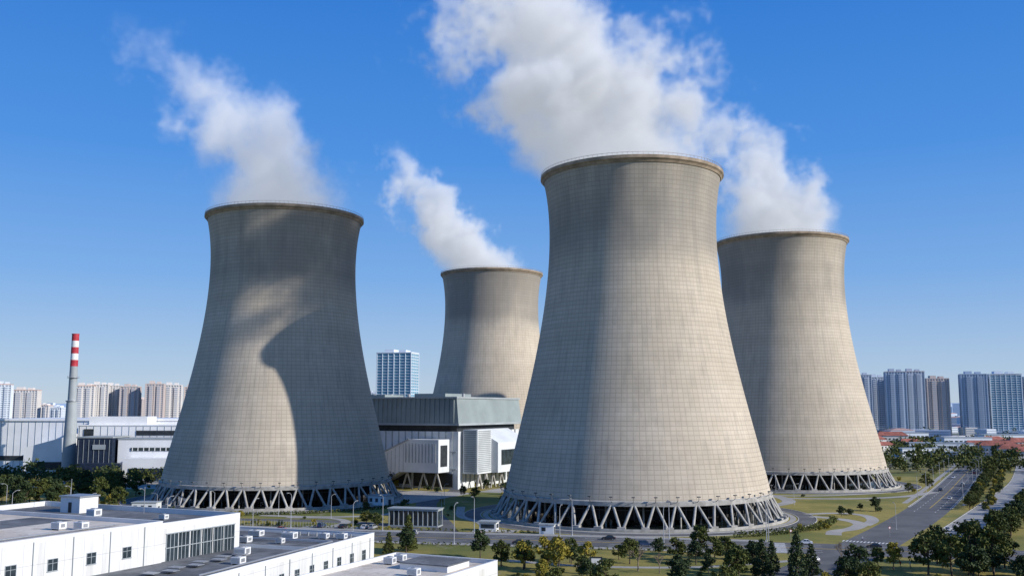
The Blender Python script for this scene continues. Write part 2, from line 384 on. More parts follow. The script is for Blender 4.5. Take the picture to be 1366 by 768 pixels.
def plume(loc,Hz,cx,rr,dd,x0,x1,yr,seed,vox=1.25,dmax=.13,ydrift=.25,wob=26,thin=.75,turb=5.2):
    ng=bpy.data.node_groups.new('steam_field','GeometryNodeTree')
    ng.interface.new_socket('Geometry',in_out='OUTPUT',socket_type='NodeSocketGeometry')
    N=ng.nodes; L=ng.links
    def put(s,v):
        if isinstance(v,bpy.types.NodeSocket): L.new(v,s)
        else: s.default_value=v
    def ma(op,a,b=0.0,clamp=False):
        n=N.new('ShaderNodeMath'); n.operation=op; n.use_clamp=clamp; put(n.inputs[0],a); put(n.inputs[1],b); return n.outputs[0]
    def curve(f,pts):
        n=N.new('ShaderNodeFloatCurve'); c=n.mapping.curves[0]
        c.points[0].location=pts[0]; c.points[1].location=pts[-1]
        for p in pts[1:-1]: c.points.new(*p)
        n.mapping.update(); put(n.inputs['Value'],f); return n.outputs[0]
    def vm(op,a,b):
        n=N.new('ShaderNodeVectorMath'); n.operation=op; put(n.inputs[0],a)
        if op=='SCALE': put(n.inputs['Scale'],b)
        else: put(n.inputs[1],b)
        return n.outputs[0]
    def noise(v,scale,det,rough=.55):
        n=N.new('ShaderNodeTexNoise'); put(n.inputs['Vector'],v); n.inputs['Scale'].default_value=scale
        n.inputs['Detail'].default_value=det; n.inputs['Roughness'].default_value=rough; return n
    pos=N.new('GeometryNodeInputPosition').outputs[0]
    sep=N.new('ShaderNodeSeparateXYZ'); L.new(pos,sep.inputs[0])
    t=ma('DIVIDE',sep.outputs[2],Hz,True)
    sp=vm('ADD',pos,(seed*37.,seed*11.,seed*5.))
    amp=ma('MULTIPLY',curve(t,[(0,.10),(.12,.4),(.4,.8),(1,1)]),wob)
    w1=vm('SUBTRACT',noise(sp,.022,1).outputs['Color'],(.5,.5,.5))
    w2=vm('SUBTRACT',noise(sp,.07,2).outputs['Color'],(.5,.5,.5))
    w3=vm('SUBTRACT',noise(sp,.2,2).outputs['Color'],(.5,.5,.5))
    p=vm('ADD',pos,vm('SCALE',w1,ma('MULTIPLY',amp,2.2)))
    p=vm('ADD',p,vm('SCALE',w2,ma('MULTIPLY',amp,1.0)))
    s2=N.new('ShaderNodeSeparateXYZ'); L.new(p,s2.inputs[0])
    cxm=max(abs(v) for _,v in cx) or 1
    c=ma('MULTIPLY',curve(t,[(a,abs(b)/cxm) for a,b in cx]),-cxm)
    rm=max(v for _,v in rr); r=ma('MULTIPLY',curve(t,[(a,b/rm) for a,b in rr]),rm)
    dx=ma('DIVIDE',ma('SUBTRACT',s2.outputs[0],c),r)
    dy=ma('DIVIDE',ma('SUBTRACT',s2.outputs[1],ma('MULTIPLY',c,-ydrift)),r)
    d=ma('SQRT',ma('ADD',ma('MULTIPLY',dx,dx),ma('MULTIPLY',dy,dy)))
    shape=ma('SUBTRACT',1.0,d)
    sw=vm('ADD',sp,vm('SCALE',w2,26.0)); sw=vm('ADD',sw,vm('SCALE',w3,8.0))
    fb=ma('SUBTRACT',noise(sw,.05,8,.64).outputs['Fac'],.5)
    k=curve(t,[(0,.10),(.12,.32),(.4,.75),(1,1)])
    q=ma('ADD',shape,ma('MULTIPLY',fb,ma('MULTIPLY',k,turb)))
    q=ma('SUBTRACT',q,ma('MULTIPLY',curve(t,[(0,0),(.3,.08),(.7,.4),(1,.8)]),thin))
    dens=ma('MULTIPLY',q,2.0,True)
    dens=ma('MULTIPLY',ma('POWER',dens,1.5),ma('MULTIPLY',curve(t,dd),dmax))
    vc=N.new('GeometryNodeVolumeCube'); L.new(dens,vc.inputs['Density'])
    vc.inputs['Min'].default_value=(x0,-yr,0); vc.inputs['Max'].default_value=(x1,yr*1.3,Hz)
    vc.inputs['Resolution X'].default_value=int((x1-x0)/vox); vc.inputs['Resolution Y'].default_value=int(2.3*yr/vox); vc.inputs['Resolution Z'].default_value=int(Hz/vox)
    sm=N.new('GeometryNodeSetMaterial'); sm.inputs['Material'].default_value=STEAM
    go=N.new('NodeGroupOutput'); L.new(vc.outputs[0],sm.inputs[0]); L.new(sm.outputs[0],go.inputs[0])
    me=bpy.data.meshes.new('steam_plume'); me.materials.append(STEAM)
    o=bpy.data.objects.new('steam_plume',me); link(o); o.location=loc
    md=o.modifiers.new('field','NODES'); md.node_group=ng
DD=[(0,1),(.2,.9),(.5,.55),(.8,.3),(1,.0)]
plume((50,400,136),100,[(0,3),(.2,10),(.45,24),(.7,38),(1,50)],[(0,35),(.12,38),(.35,47),(.6,43),(1,34)],[(0,1),(.3,1),(.6,.75),(.9,.5),(1,0)],-128,60,58,1,1.4,thin=.6,turb=5.8)
plume((-111,470,132),118,[(0,0),(.22,9),(.45,30),(.7,55),(1,92)],[(0,35),(.15,35),(.4,30),(.65,23),(1,18)],[(0,1),(.15,.7),(.4,.4),(.7,.22),(1,0)],-140,46,50,2,1.5,dmax=.11,thin=.65,turb=6.2)
plume((157,562,136),105,[(0,0),(.25,3),(.5,16),(.8,30),(1,42)],[(0,35),(.2,34),(.5,26),(.8,18),(1,13)],DD,-90,48,48,3,1.6,thin=.6,turb=6)
plume((-15,717,140),110,[(0,4),(.25,26),(.5,50),(.8,70),(1,80)],[(0,34),(.2,33),(.5,28),(.8,21),(1,15)],DD,-125,48,48,4,1.9,thin=.55,turb=6)

# ---------------------------------------------------------------- power house
e=empty('turbine_hall',(-28,520,0),R(-26))
mb=MB(); mb.b2(-120,-1,1,75,0,30,0); mb.b2(-119,-3,3,73,30,34,1)
mb.obj('main_body',[M['offw'],M['dark']],e)
mb=MB()
vs=[(-121,-.5,34),(0,-.5,34),(0,77,34),(-121,77,34),(-120.5,0,47.5),(-1.5,0,47.5),(-1.5,76,47.5),(-120.5,76,47.5)]
mb.add(vs,[(0,1,5,4),(1,2,6,5),(2,3,7,6),(3,0,4,7),(4,5,6,7),(3,2,1,0)],0)
mb.b2(-121.2,-1,-.7,77,47.5,48.4,1)
mb.b2(-40,-20,20,50,48.4,50.5,0); mb.b2(-90,-60,20,40,48.4,50,0)
mb.b2(-121.4,.4,-.9,77.4,33.2,34.3,1)
for i in range(40): mb.b2(-120+i*3,-119.8+i*3,-.75,.1,34.4,47.4,0)
mb.obj('upper_cladding',[M['ggreen'],M['grey']],e)
mb=MB()
for i in range(28): mb.b2(-118+i*4.2,-117.6+i*4.2,.6,1.4,4,30,0)
for z in (10,19): mb.b2(-119,-2,.5,1.2,z,z+.6,0)
for i in range(14): mb.b2(-.9,-.3,4+i*5,4.4+i*5,3,30,0)
mb.b2(-60,-30,.3,1.1,2,9,1); mb.b2(-110,-50,.3,1.1,20.5,28,1); mb.b2(-116,-96,.3,1.1,2,14,1); mb.b2(-28,-4,.3,1.1,1,8,1)
mb.obj('wall_ribs',[M['grey'],M['dark']],e)
mb=MB()
vs=[(-72,-11,1),(-72,-11,5),(-24,-11,26),(-6,-11,26),(-6,-11,9),(-30,-11,9),(-46,-11,1)]
vs2=[(x,.4,z) for x,y,z in vs]; k=len(vs)
mb.add(vs+vs2,[tuple(range(k)),tuple(range(2*k-1,k-1,-1))]+[(i,k+i,k+(i+1)%k,(i+1)%k) for i in range(k)],0)
mb.beam((-72,-11.2,5.2),(-24,-11.2,26.2),.3,.7,1)
for i in range(10): mb.b2(-26+i*2,-25.6+i*2,-11.25,-11,14,24,1)
for i in range(14): mb.b2(-60+i*2.5,-59.85+i*2.5,-11.12,-11,1+max(0,(i-6))*1.1,8+i*1.2,1)
mb.b2(-5.99,-5.8,-9,-2,12,23,3)
mb.b2(-44,-34,-11.15,-11,5,8,3)
for x in (-26,-16,-8):
    mb.beam((x-3,-9,0),(x,-9,9),.7,.7,2); mb.beam((x+3,-9,0),(x,-9,9),.7,.7,2)
mb.obj('inclined_gallery',[M['offw'],M['grey'],M['conc'],M['dark']],e)
mb=MB()
mb.b2(.2,9,4,20,8,31,0)
for i in range(22): mb.b2(9.0,9.35,5,19,9+i,9.55+i,1)
for i in range(22): mb.b2(1,8.4,3.65,4.0,9+i,9.55+i,1)
mb.b2(.2,13,20,58,8,24,0); mb.b2(13.1,13.4,24,54,12,20,2)
for y in (6,14,22,32,42,52):
    mb.beam((9,y-3,0),(9,y,8),.8,.8,3); mb.beam((9,y+3,0),(9,y,8),.8,.8,3)
vs=[(0.2,20,24),(13,20,24),(13,58,24),(.2,58,24),(.2,20,31),(.2,58,31)]
mb.add(vs,[(0,1,4),(1,2,5,4),(2,3,5)],0)
mb.obj('louvred_annex',[M['offw'],M['grey'],M['glass'],M['conc']],e)
mb=MB()
for i in range(9): mb.tube((-110+i*12,30,48),(-110+i*12,30,50.5),.9,n=10)
mb.obj('roof_vents',[M['steel']],e)

# left hall complex
e=empty('factory_hall',(24,0,0))
mb=MB(); mb.b2(-372,-248,660,740,0,34,0); mb.b2(-373,-247,659,741,34,35.4,0)
mb.b2(-306,-240,640,659,0,31,0); mb.b2(-306.4,-239.6,639.6,659,31,31.8,0)
mb.b2(-300,-262,642,658,31.8,37,0); mb.b2(-262,-225,650,700,0,33.5,0)
vs=[(-340,639,0),(-306.5,639,0),(-306.5,659,0),(-340,659,0),(-340,639,17),(-306.5,639,26),(-306.5,659,26),(-340,659,17)]
mb.add(vs,[(0,1,5,4),(1,2,6,5),(2,3,7,6),(3,0,4,7),(4,5,6,7)],0)
mb.obj('main_walls',[M['offw2']],e)
mb=MB()
for i in range(14): mb.b2(-371+i*4.6,-370.85+i*4.6,659.75,659.95,0,33.8,0)
for i in range(15): mb.b2(-305+i*4.6,-304.85+i*4.6,639.75,639.95,0,30.8,0)
mb.b2(-368,-346,659.5,659.9,8,11,1); mb.b2(-302,-296,639.5,639.9,24,29,1); mb.b2(-268,-242,639.5,639.9,25,28,1)
mb.b2(-335,-312,638.6,638.95,3,8,1)
mb.obj('panel_joints',[M['grey'],M['dark']],e)
mb=MB(); mb.b2(-294,-272,612,639,0,24,0); mb.b2(-289,-262,600,611,0,9,0); mb.b2(-294.3,-271.7,611.7,639.3,24,24.8,1)
for i in range(7): mb.b2(-293+i*3.2,-292.8+i*3.2,611.7,611.9,2,23,1)
mb.b2(-284,-276,611.4,611.6,17,20,1)
mb.obj('navy_block',[M['navy'],M['grey']],e)
mb=MB(); mb.b2(-270,-222,616,639,0,23,0); mb.b2(-262,-222,604,615.8,0,12,0); mb.b2(-270.3,-221.7,615.7,639.3,23,23.8,1)
mb.b2(-262,-226,615.6,615.9,16,18,2); mb.b2(-258,-226,603.6,603.9,0.2,6,3)
for i in range(10): mb.b2(-261+i*3.5,-260.6+i*3.5,615.4,615.7,16,18,0)
mb.obj('office_wing',[M['offw2'],M['grey'],M['glass'],M['navy']],e)
e=empty('chimney_stack',(-283,631,0)); e.scale=(1,1,.935)
mb=MB(); mb.tube((0,0,0),(0,0,50),4.4,3.3,24,0); mb.tube((0,0,50),(0,0,74),2.7,2.4,24,0)
zs=[74,78.4,82.8,87.2,91.6,96]
for i in range(5): mb.tube((0,0,zs[i]),(0,0,zs[i+1]),2.4-i*.04,2.36-i*.04,24,1 if i%2==0 else 2)
mb.tube((0,0,96),(0,0,96.5),2.4,2.4,24,1)
mb.obj('stack',[M['grey'],M['redp'],M['white']],e)
mb=MB(); mb.lathe([(2.4,66),(3.6,66),(3.6,66.3),(2.4,66.3)],24); mb.lathe([(3.3,49.8),(3.9,50),(3.9,50.6),(2.6,50.6)],24)
for i in range(16):
    a=i*math.pi/8; mb.tube((3.5*math.cos(a),3.5*math.sin(a),66.3),(3.5*math.cos(a),3.5*math.sin(a),67.5),.06,n=4)
mb.obj('platforms',[M['steel']],e)

# ---------------------------------------------------------------- foreground white buildings
def window(mb,x,y,z,w,h,f,g,bars=2):
    mb.b2(x+.003,x+.02,y-w/2,y+w/2,z-h/2,z+h/2,g)
    t=.09
    mb.b2(x+.0,x+.09,y-w/2-t,y-w/2,z-h/2-t,z+h/2+t,f); mb.b2(x,x+.09,y+w/2,y+w/2+t,z-h/2-t,z+h/2+t,f)
    mb.b2(x,x+.088,y-w/2,y+w/2,z+h/2,z+h/2+t,f); mb.b2(x,x+.16,y-w/2-.15,y+w/2+.15,z-h/2-t-.06,z-h/2,f)
    for i in range(1,bars):
        yy=y-w/2+i*w/bars; mb.b2(x+.02,x+.07,yy-.04,yy+.04,z-h/2,z+h/2,f)
    mb.b2(x+.021,x+.065,y-w/2,y+w/2,z+h*.12,z+h*.12+.07,f)
def parapet(mb,x0,x1,y0,y1,z,h,t,m,cap):
    for a in ((x0,x1,y0,y0+t),(x0,x1,y1-t,y1),(x0,x0+t,y0+t,y1-t),(x1-t,x1,y0+t,y1-t)):
        mb.b2(*a,z,z+h,m)
    h2=h+.002
    mb.b2(x0-.06,x1+.06,y0-.06,y0+t+.06,z+h2,z+h2+.09,cap); mb.b2(x0-.06,x1+.06,y1-t-.06,y1+.06,z+h2,z+h2+.09,cap)
    mb.b2(x0-.06,x0+t+.06,y0+t+.07,y1-t-.07,z+h2,z+h2+.09,cap); mb.b2(x1-t-.06,x1+.06,y0+t+.07,y1-t-.07,z+h2,z+h2+.09,cap)
def hvac(mb,x,y,z,w=2.2,d=1.6,h=1.5):
    mb.b2(x-w/2,x+w/2,y-d/2,y+d/2,z+.25,z+h,0)
    for sx in (-1,1): mb.b2(x+sx*(w/2-.2)-.08,x+sx*(w/2-.2)+.08,y-d/2,y+d/2,z,z+.25,1)
    mb.tube((x,y,z+h),(x,y,z+h+.18),min(w,d)*.36,n=14,m=1)
    for k in range(5): mb.b2(x-w/2+.15,x+w/2-.15,y-d/2-.03,y-d/2,z+.45+k*.18,z+.53+k*.18,1)
    mb.b2(x+w/2,x+w/2+.03,y-d*.3,y+d*.3,z+.5,z+h-.25,1)
e=empty('white_factory_building',(-57,210,0),R(-26))
mb=MB(); mb.b2(-60,0,-95,-22.02,0,20,0); mb.b2(-60,-.5,-22,0,0,19.2,0)
mb.obj('walls',[M['wall']],e)
mb=MB(); parapet(mb,-60,0,-95,-22.1,20,.7,.35,0,0); parapet(mb,-60,-.5,-22,0,19.2,1.0,.35,0,0)
for i in range(9): mb.tube((.12,-26.5-i*7.9,.2),(.12,-26.5-i*7.9,20.2),.07,n=6,m=1)
mb.obj('parapet',[M['white'],M['grey']],e)
mb=MB(); mb.b2(-59.6,-.4,-94.6,-22.5,20,20.02,0); mb.b2(-59.6,-.9,-21.6,-.4,19.2,19.22,1)
mb.b2(-34,-22,-60,-24,20.02,20.05,1)
mb.obj('roof_membrane',[M['roofl'],M['roofd']],e)
mb=MB()
for i in range(10):
    for z in (16.0,10.2,5.1): window(mb,0,-30.5-i*7.9,z,1.9,1.9,1,0)
for i in range(6):
    mb.b2(-.497,-.45,-20.4+i*3.15,-17.5+i*3.15,13.0,18.0,0)
for i in range(20): mb.b2(-.5,-.32,-20.6+i*.99,-20.48+i*.99,12.8,18.2,2)
for z in (12.8,15.4,18.1): mb.b2(-.5,-.3,-20.7,-1.4,z,z+.14,2)
mb.obj('windows',[M['glass'],M['grey'],M['grey']],e)
mb=MB()
for x,y,w,d,h in ((-8,-34,2.2,1.6,1.4),(-11.5,-36,2.2,1.6,1.4),(-20,-44,3.5,2,1.8),(-30,-12,2.4,2,1.6),(-42,-30,4,3,2.6),(-16,-66,3,2,1.6),(-44,-52,3,2,2),(-12,-10,1.6,1.2,1.1)):
    hvac(mb,x,y,20.02 if y<-22 else 19.22,w,d,h)
mb.obj('roof_units',[M['white'],M['steel']],e)
mb=MB()
mb.b2(-44,-38,-9,-4,19.2,22.6,0); mb.b2(-44.3,-37.7,-9.3,-3.7,22.6,22.9,1); mb.b2(-41.5,-40.5,-9.06,-9,19.3,21.5,2)
mb.b2(-52,-26,-40,-39.7,20.4,20.9,0)
for i in range(12): mb.b2(-34+i*2.4,-33.2+i*2.4,-20,-19.2,19.22,19.6,1)
mb.tube((-30,-58,20.4),(-6,-58,20.4),.14,n=6,m=1); mb.tube((-30,-58.5,20.4),(-6,-58.5,20.4),.1,n=6,m=1)
mb.tube((-6,-58,20.4),(-6,-28,20.4),.14,n=6,m=1)
mb.tube((-25,-3,19.2),(-25,-3,25),.06,n=5,m=1); mb.tube((-48,-3,19.2),(-48,-3,26),.06,n=5,m=1)
mb.obj('stair_head_and_pipes',[M['white'],M['steel'],M['dark']],e)
e=empty('white_workshop_building',(-31.5,228,0),R(-19))
mb=MB(); mb.b2(-40.0,0,-110,0,0,13,0); mb.obj('walls',[M['wall']],e)
mb=MB(); parapet(mb,-40.0,0,-110,0,13,.9,.3,0,0); mb.b2(-39.7,-.3,-24.2,-24,13,13.7,0)
for i in range(12): mb.tube((.12,-2.2-i*8.4,.2),(.12,-2.2-i*8.4,13.1),.07,n=6,m=1)
mb.obj('parapet',[M['white'],M['grey']],e)
mb=MB(); mb.b2(-39.7,-.3,-109.7,-.3,13,13.02,0); mb.obj('roof_membrane',[M['roofd']],e)
mb=MB()
for i in range(15):
    for z in (9.6,4.6): window(mb,0,-5-i*5.6,z,1.6,2.2,1,0)
mb.b2(.003,.05,-3,-1,0.1,3,0)
mb.obj('windows',[M['glass'],M['grey']],e)
mb=MB()
for x,y,w,d,h in ((-5,-6,2,1.5,1.3),(-9,-7,2,1.5,1.3),(-16,-10,3,2,1.6),(-12,-34,2.6,2,1.6),(-6,-44,2,2,1.4),(-14,-17,1.6,1.4,1.2),(-26,-8,3,2,1.4),(-22,-18,2,2,1.4)): hvac(mb,x,y,13.02,w,d,h)
mb.tube((-30,-14,13.6),(-3,-14,13.6),.22,n=8,m=1); mb.tube((-30,-15,13.5),(-3,-15,13.5),.15,n=8,m=1)
mb.tube((-3,-14,13.6),(-3,-60,13.6),.22,n=8,m=1)
for i in range(9): mb.tube((-22+i*2.2,-3,13),(-22+i*2.2,-3,13.8),.22,n=8,m=1)
for i in range(8): mb.box((-13+(i%2)*1.5,-60+i*3.5,13.5),(2.6,2.0,.12),1)
mb.obj('roof_units',[M['white'],M['steel']],e)
e=empty('white_annex_building',(-3,208,0),R(-26))
mb=MB(); mb.b2(-25,0,-50,0,0,10,0); mb.obj('walls',[M['wall']],e)
mb=MB(); parapet(mb,-25,0,-50,0,10,.8,.35,0,0); mb.obj('parapet',[M['white']],e)
mb=MB(); mb.b2(-24.6,-.4,-49.6,-.4,10,10.02,0); mb.b2(-15,-4,-14,-5,10.02,11.2,1); mb.b2(-15.3,-3.7,-14.3,-4.7,11.2,11.4,2); mb.obj('roof_membrane',[M['roofl'],M['white'],M['roofd']],e)
mb=MB()
for x,y in ((-20,-6),(-20,-10),(-8,-20)): hvac(mb,x,y,10.02)
mb.obj('roof_units',[M['white'],M['steel']],e)

e=empty('gate_pavilion',(-35,361,0),R(-14))
mb=MB(); mb.b2(-9.5,9.5,-3,3,5.6,6.2,0); mb.b2(-9.8,9.8,-3.3,3.3,6.2,6.45,0); mb.b2(-9.5,9.5,-3,3,0,.4,0)
for i in range(11): mb.b2(-9.3+i*1.84,-9.0+i*1.84,-2.9,-2.6,.4,5.6,0); mb.b2(-9.3+i*1.84,-9.0+i*1.84,2.6,2.9,.4,5.6,0)
mb.obj('frame',[M['grey']],e)
mb=MB(); mb.b2(-9,9,-2.2,2.2,.4,5.59,0); mb.obj('glazing',[M['glass']],e)
e=empty('guard_house',(-8,347,0),R(-14))
mb=MB(); mb.b2(-3,3,-2,2,0,3,0); mb.b2(-3.5,3.5,-2.6,2.6,3,3.4,1); mb.b2(-2.4,2.4,-2.05,-2.003,1,2.4,2); mb.b2(3.003,3.05,-1.4,1.4,1,2.4,2)
mb.obj('cabin',[M['white'],M['grey'],M['glass']],e)
for (x,y,w,d,h,r) in ((12,338.5,5,3,3,-13),(-150,408,10,6,4,0),(-58,440,9,7,4,-26),(110,440,7,5,3.5,20)):
    e=empty('pump_house',(x,y,0),R(r)); mb=MB()
    mb.b2(-w/2,w/2,-d/2,d/2,0,h,0); mb.b2(-w/2-.3,w/2+.3,-d/2-.3,d/2+.3,h,h+.3,1)
    for i in range(int(w/3)): mb.b2(-w/2+.8+i*3,-w/2+2.2+i*3,-d/2-.06,-d/2-.003,h*.35,h*.75,2)
    mb.b2(w/2+.003,w/2+.06,-1,1,0.05,2.4,3)
    mb.obj('walls',[M['offw'],M['grey'],M['glass'],M['dark']],e)

# ---------------------------------------------------------------- high-rises (distance haze imitated by pale facade colours)
def hz(name,c,g=.7): return simple(name,c,g,var=.06,sc=.02)
HW={'cream':hz('cream_facade',(.68,.64,.60)),'brown':hz('brown_facade',(.56,.48,.44)),'grey':hz('grey_facade',(.52,.56,.62)),'blue':hz('bluegrey_facade',(.47,.54,.63)),'white':hz('pale_facade',(.68,.72,.76)),'orange':hz('orange_trim',(.58,.38,.30)),
 'win':hz('distant_window',(.29,.34,.41),.4),'winb':hz('distant_blue_window',(.12,.29,.38),.5)}
def highrise(name,x,y,w,d,h,rz,wall,win,st=3.0,bay=4.0,trim=None,notch=True,frac=.42,pw=.9):
    e=empty(name,(x,y,0),R(rz)); mb=MB()
    mb.b2(-w/2+.6,w/2-.6,-d/2+.6,d/2-.6,0,h-1,1)
    n=int(h/st)
    for i in range(n+1):
        z=i*st; mb.b2(-w/2,w/2,-d/2,d/2,z,z+st*frac,0)
    nb=max(2,int(w/bay))
    for i in range(nb+1):
        xx=-w/2+i*w/nb; ww=pw if i%3 else 2*pw
        for sy in (-1,1): mb.b2(xx-ww/2,xx+ww/2,sy*(d/2-.7),sy*(d/2+.35),0,h,0)
    nb=max(2,int(d/bay))
    for i in range(nb+1):
        yy=-d/2+i*d/nb
        for sx in (-1,1): mb.b2(sx*(w/2-.7),sx*(w/2+.36),yy-pw*.6,yy+pw*.6,0,h-.1,0)
    if notch:
        mb.b2(-w*.3,-w*.08,-d/2-1.6,-d/2-.37,0,h-3,0); mb.b2(w*.12,w*.32,-d/2-1.6,-d/2-.37,0,h-3,0)
        for i in range(n-1):
            for a in (-.3,.12): mb.b2(w*a+w*.02,w*a+w*.18,-d/2-1.75,-d/2-1.61,i*st+1.3,i*st+2.8,1)
    mb.obj('facade',[wall,win],e)
    mb=MB(); mb.b2(-w*.32,-w*.05,-d*.3,d*.3,h+1,h+5,0); mb.b2(w*.1,w*.3,-d*.3,d*.3,h+1,h+4,0); mb.b2(-w/2-.5,w/2+.5,-d/2-.5,d/2+.5,h+.01,h+1,1)
    mb.obj('roof_structures',[wall,trim or wall],e)
def ap(px,w,h,wall,D=1500,win='win',trim=None,d=22,rz=0,notch=True,bay=4.0):
    highrise('apartment_tower',(px-683)/1300*D*.992,D,w,d,h,rz,HW[wall],HW[win],trim=HW[trim] if trim else None,notch=notch,bay=bay)
ap(3,22,76,'white',1400,trim='orange',rz=20)
ap(33,38,70,'cream',trim='orange',rz=12)
ap(60,22,48,'cream',1900,trim='orange'); ap(78,20,44,'white',1800)
ap(112,28,76,'cream',1480,trim='orange',rz=15); ap(132,26,78,'cream',1500,rz=15); ap(150,24,77,'cream',1520,rz=15)
ap(173,26,75,'brown',trim='brown',rz=10); ap(186,16,58,'brown',1700)
ap(206,26,79,'brown',1490,rz=14); ap(229,28,78,'cream',1530,rz=14); ap(256,24,76,'brown',1560,rz=14)
ap(282,26,70,'cream',1600,rz=14)
highrise('office_tower',-152,1300,48,30,115,-14,HW['white'],HW['winb'],3.8,7.4,notch=False,frac=.22,pw=.5)
ap(497,22,66,'grey',1600)
ap(1150,28,92,'grey',1480,rz=-12); ap(1171,24,90,'white',1520,rz=-12)
ap(1196,28,97,'blue',1480,rz=-14,trim='brown'); ap(1220,30,98,'grey',1500,rz=-14,trim='brown')
ap(1251,32,88,'brown',1520,rz=-10,trim='brown')
ap(1300,36,94,'blue',1500,rz=-16)
highrise('office_tower',(1341-683)/1300*1488,1500,44,30,94,-14,HW['white'],HW['winb'],3.4,7,notch=False,frac=.3,pw=.6)
ap(1385,30,90,'grey',1500)

def town():
    mb=MB()
    for i in range(900):
        D=rng.uniform(1250,4200); u=rng.uniform(-.62,.62)
        w=rng.uniform(14,50);d=rng.uniform(12,30);h=rng.choice([7,10,14,18,24],p=[.3,.3,.2,.15,.05])
        if D>2300: h*=1.5
        x=u*D; m=int(rng.choice([0,1,2,3],p=[.45,.2,.2,.15])); rz=rng.uniform(-.5,.5)
        mb.box((x,D,h/2),(w,d,h),m,rz)
        k=int(h/3.2)
        for j in range(k): mb.box((x,D,1.9+j*3.2),(w*.94,d+.5,1.3),4,rz)
        if rng.random()<.35: mb.box((x,D,h+1.31),(w+1,d+1,2.6),5,rz,.35)
    mb.obj('distant_town',[HW['white'],HW['cream'],HW['grey'],HW['blue'],HW['win'],simple('hazy_red_roof',(.46,.30,.26),.9)])
    mb=MB()
    for i in range(130):
        D=rng.uniform(2800,7000); u=rng.uniform(-.6,.6); h=rng.uniform(30,85)
        if -.15<u<.1: continue
        mb.box((u*D,D,h/2),(rng.uniform(20,45),20,h),int(rng.integers(0,2)),rng.uniform(-.4,.4))
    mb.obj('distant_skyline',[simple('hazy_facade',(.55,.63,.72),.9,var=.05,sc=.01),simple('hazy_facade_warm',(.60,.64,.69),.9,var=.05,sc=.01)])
    vs=[];n=120
    for i in range(n+1):
        u=-.9+1.8*i/n; D=15000; h=60+70*abs(math.sin(i*.11+1))+45*math.sin(i*.31)+25*math.sin(i*.83)
        vs+= [(u*D,D-1500,-5),(u*D,D,max(20,h)),(u*D,D+1500,-5)]
    m2=MB(); m2.add(vs,[(3*i+k,3*i+3+k,3*i+4+k,3*i+1+k) for i in range(n) for k in (0,1)],0,True)
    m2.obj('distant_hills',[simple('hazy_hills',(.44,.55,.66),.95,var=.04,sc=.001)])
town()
def house(x,y,w,d,h,rz,roof,wall,nm='red_roof_house'):
    e=empty(nm,(x,y,0),R(rz)); mb=MB(); mb.b2(-w/2,w/2,-d/2,d/2,0,h,0)
    for j in range(max(1,int(h/3.3))):
        for i in range(int(w/4)):
            mb.b2(-w/2+1.2+i*4,-w/2+2.9+i*4,-d/2-.08,-d/2-.003,j*3.3+1,j*3.3+2.6,1)
    mb.obj('walls',[wall,M['glass']],e)
    mb=MB(); o=.8; r=d*.28
    vs=[(-w/2-o,-d/2-o,h),(w/2+o,-d/2-o,h),(w/2+o,d/2+o,h),(-w/2-o,d/2+o,h),(-w/2+d*.3,0,h+r),(w/2-d*.3,0,h+r)]
    mb.add(vs,[(0,1,5,4),(1,2,5),(2,3,4,5),(3,0,4),(3,2,1,0)],0); mb.obj('roof',[roof],e)
for (px,D,w,d,h,rz) in ((1160,1080,30,15,9,10),(1188,1120,34,16,12,-8),(1212,1010,24,13,8,5),(1176,960,22,12,7,20),(1330,900,32,16,9,-20),(1352,850,26,15,8,-20),(1300,960,22,13,8,-10),(1362,960,30,15,10,0),(1322,1060,26,14,9,10),(1370,800,24,14,8,-15),(1140,1150,28,14,9,0)):
    house((px-683)/1300*D*.99,D,w,d,h,rz,M['redroof'],HW['cream'])
for (px,D,w,d,h,rz) in ((1250,960,60,24,9,-6),(1225,880,44,18,7,10),(1285,1040,50,20,12,0),(1200,1200,60,24,13,0),(1340,1150,60,24,12,0),(60,900,60,20,12,10),(20,980,50,20,14,0),(240,820,50,24,12,0),(1270,820,36,16,6,-20)):
    e=empty('flat_roof_warehouse',((px-683)/1300*D*.99,D,0),R(rz)); mb=MB()
    mb.b2(-w/2,w/2,-d/2,d/2,0,h,0); mb.b2(-w/2-.4,w/2+.4,-d/2-.4,d/2+.4,h,h+.6,1)
    for i in range(int(w/5)): mb.b2(-w/2+1+i*5,-w/2+4+i*5,-d/2-.1,-d/2-.003,h*.5,h*.75,2)
    mb.obj('walls',[HW['white'],M['grey'],M['glass']],e)

# ---------------------------------------------------------------- vegetation
def leafset(mb,c,r,n,size,m=1,flat=.75):
    u=rng.normal(size=(n,3)); u/=np.linalg.norm(u,axis=1)[:,None]; u*= (rng.random((n,1))**.45)*r; u[:,2]*=flat
    a=rng.normal(size=(n,3)); a/=np.linalg.norm(a,axis=1)[:,None]
    b=rng.normal(size=(n,3)); b=np.cross(a,b); b/=np.linalg.norm(b,axis=1)[:,None]
    s=size*rng.uniform(.6,1.3,(n,1)); P=u+np.array(c)
    Q=np.stack([P-a*s-b*s*.6,P+a*s-b*s*.4,P+a*s*.8+b*s*.6,P-a*s*.7+b*s*.5],1).reshape(-1,3)
    base=len(mb.v); mb.v+=[tuple(q) for q in Q.tolist()]
    for i in range(n): mb.f.append((base+4*i,base+4*i+1,base+4*i+2,base+4*i+3)); mb.m.append(m); mb.sm.append(False)
def mesh_of(mb,name,mats):
    o=mb.obj(name,mats); me=o.data; bpy.data.objects.remove(o); return me
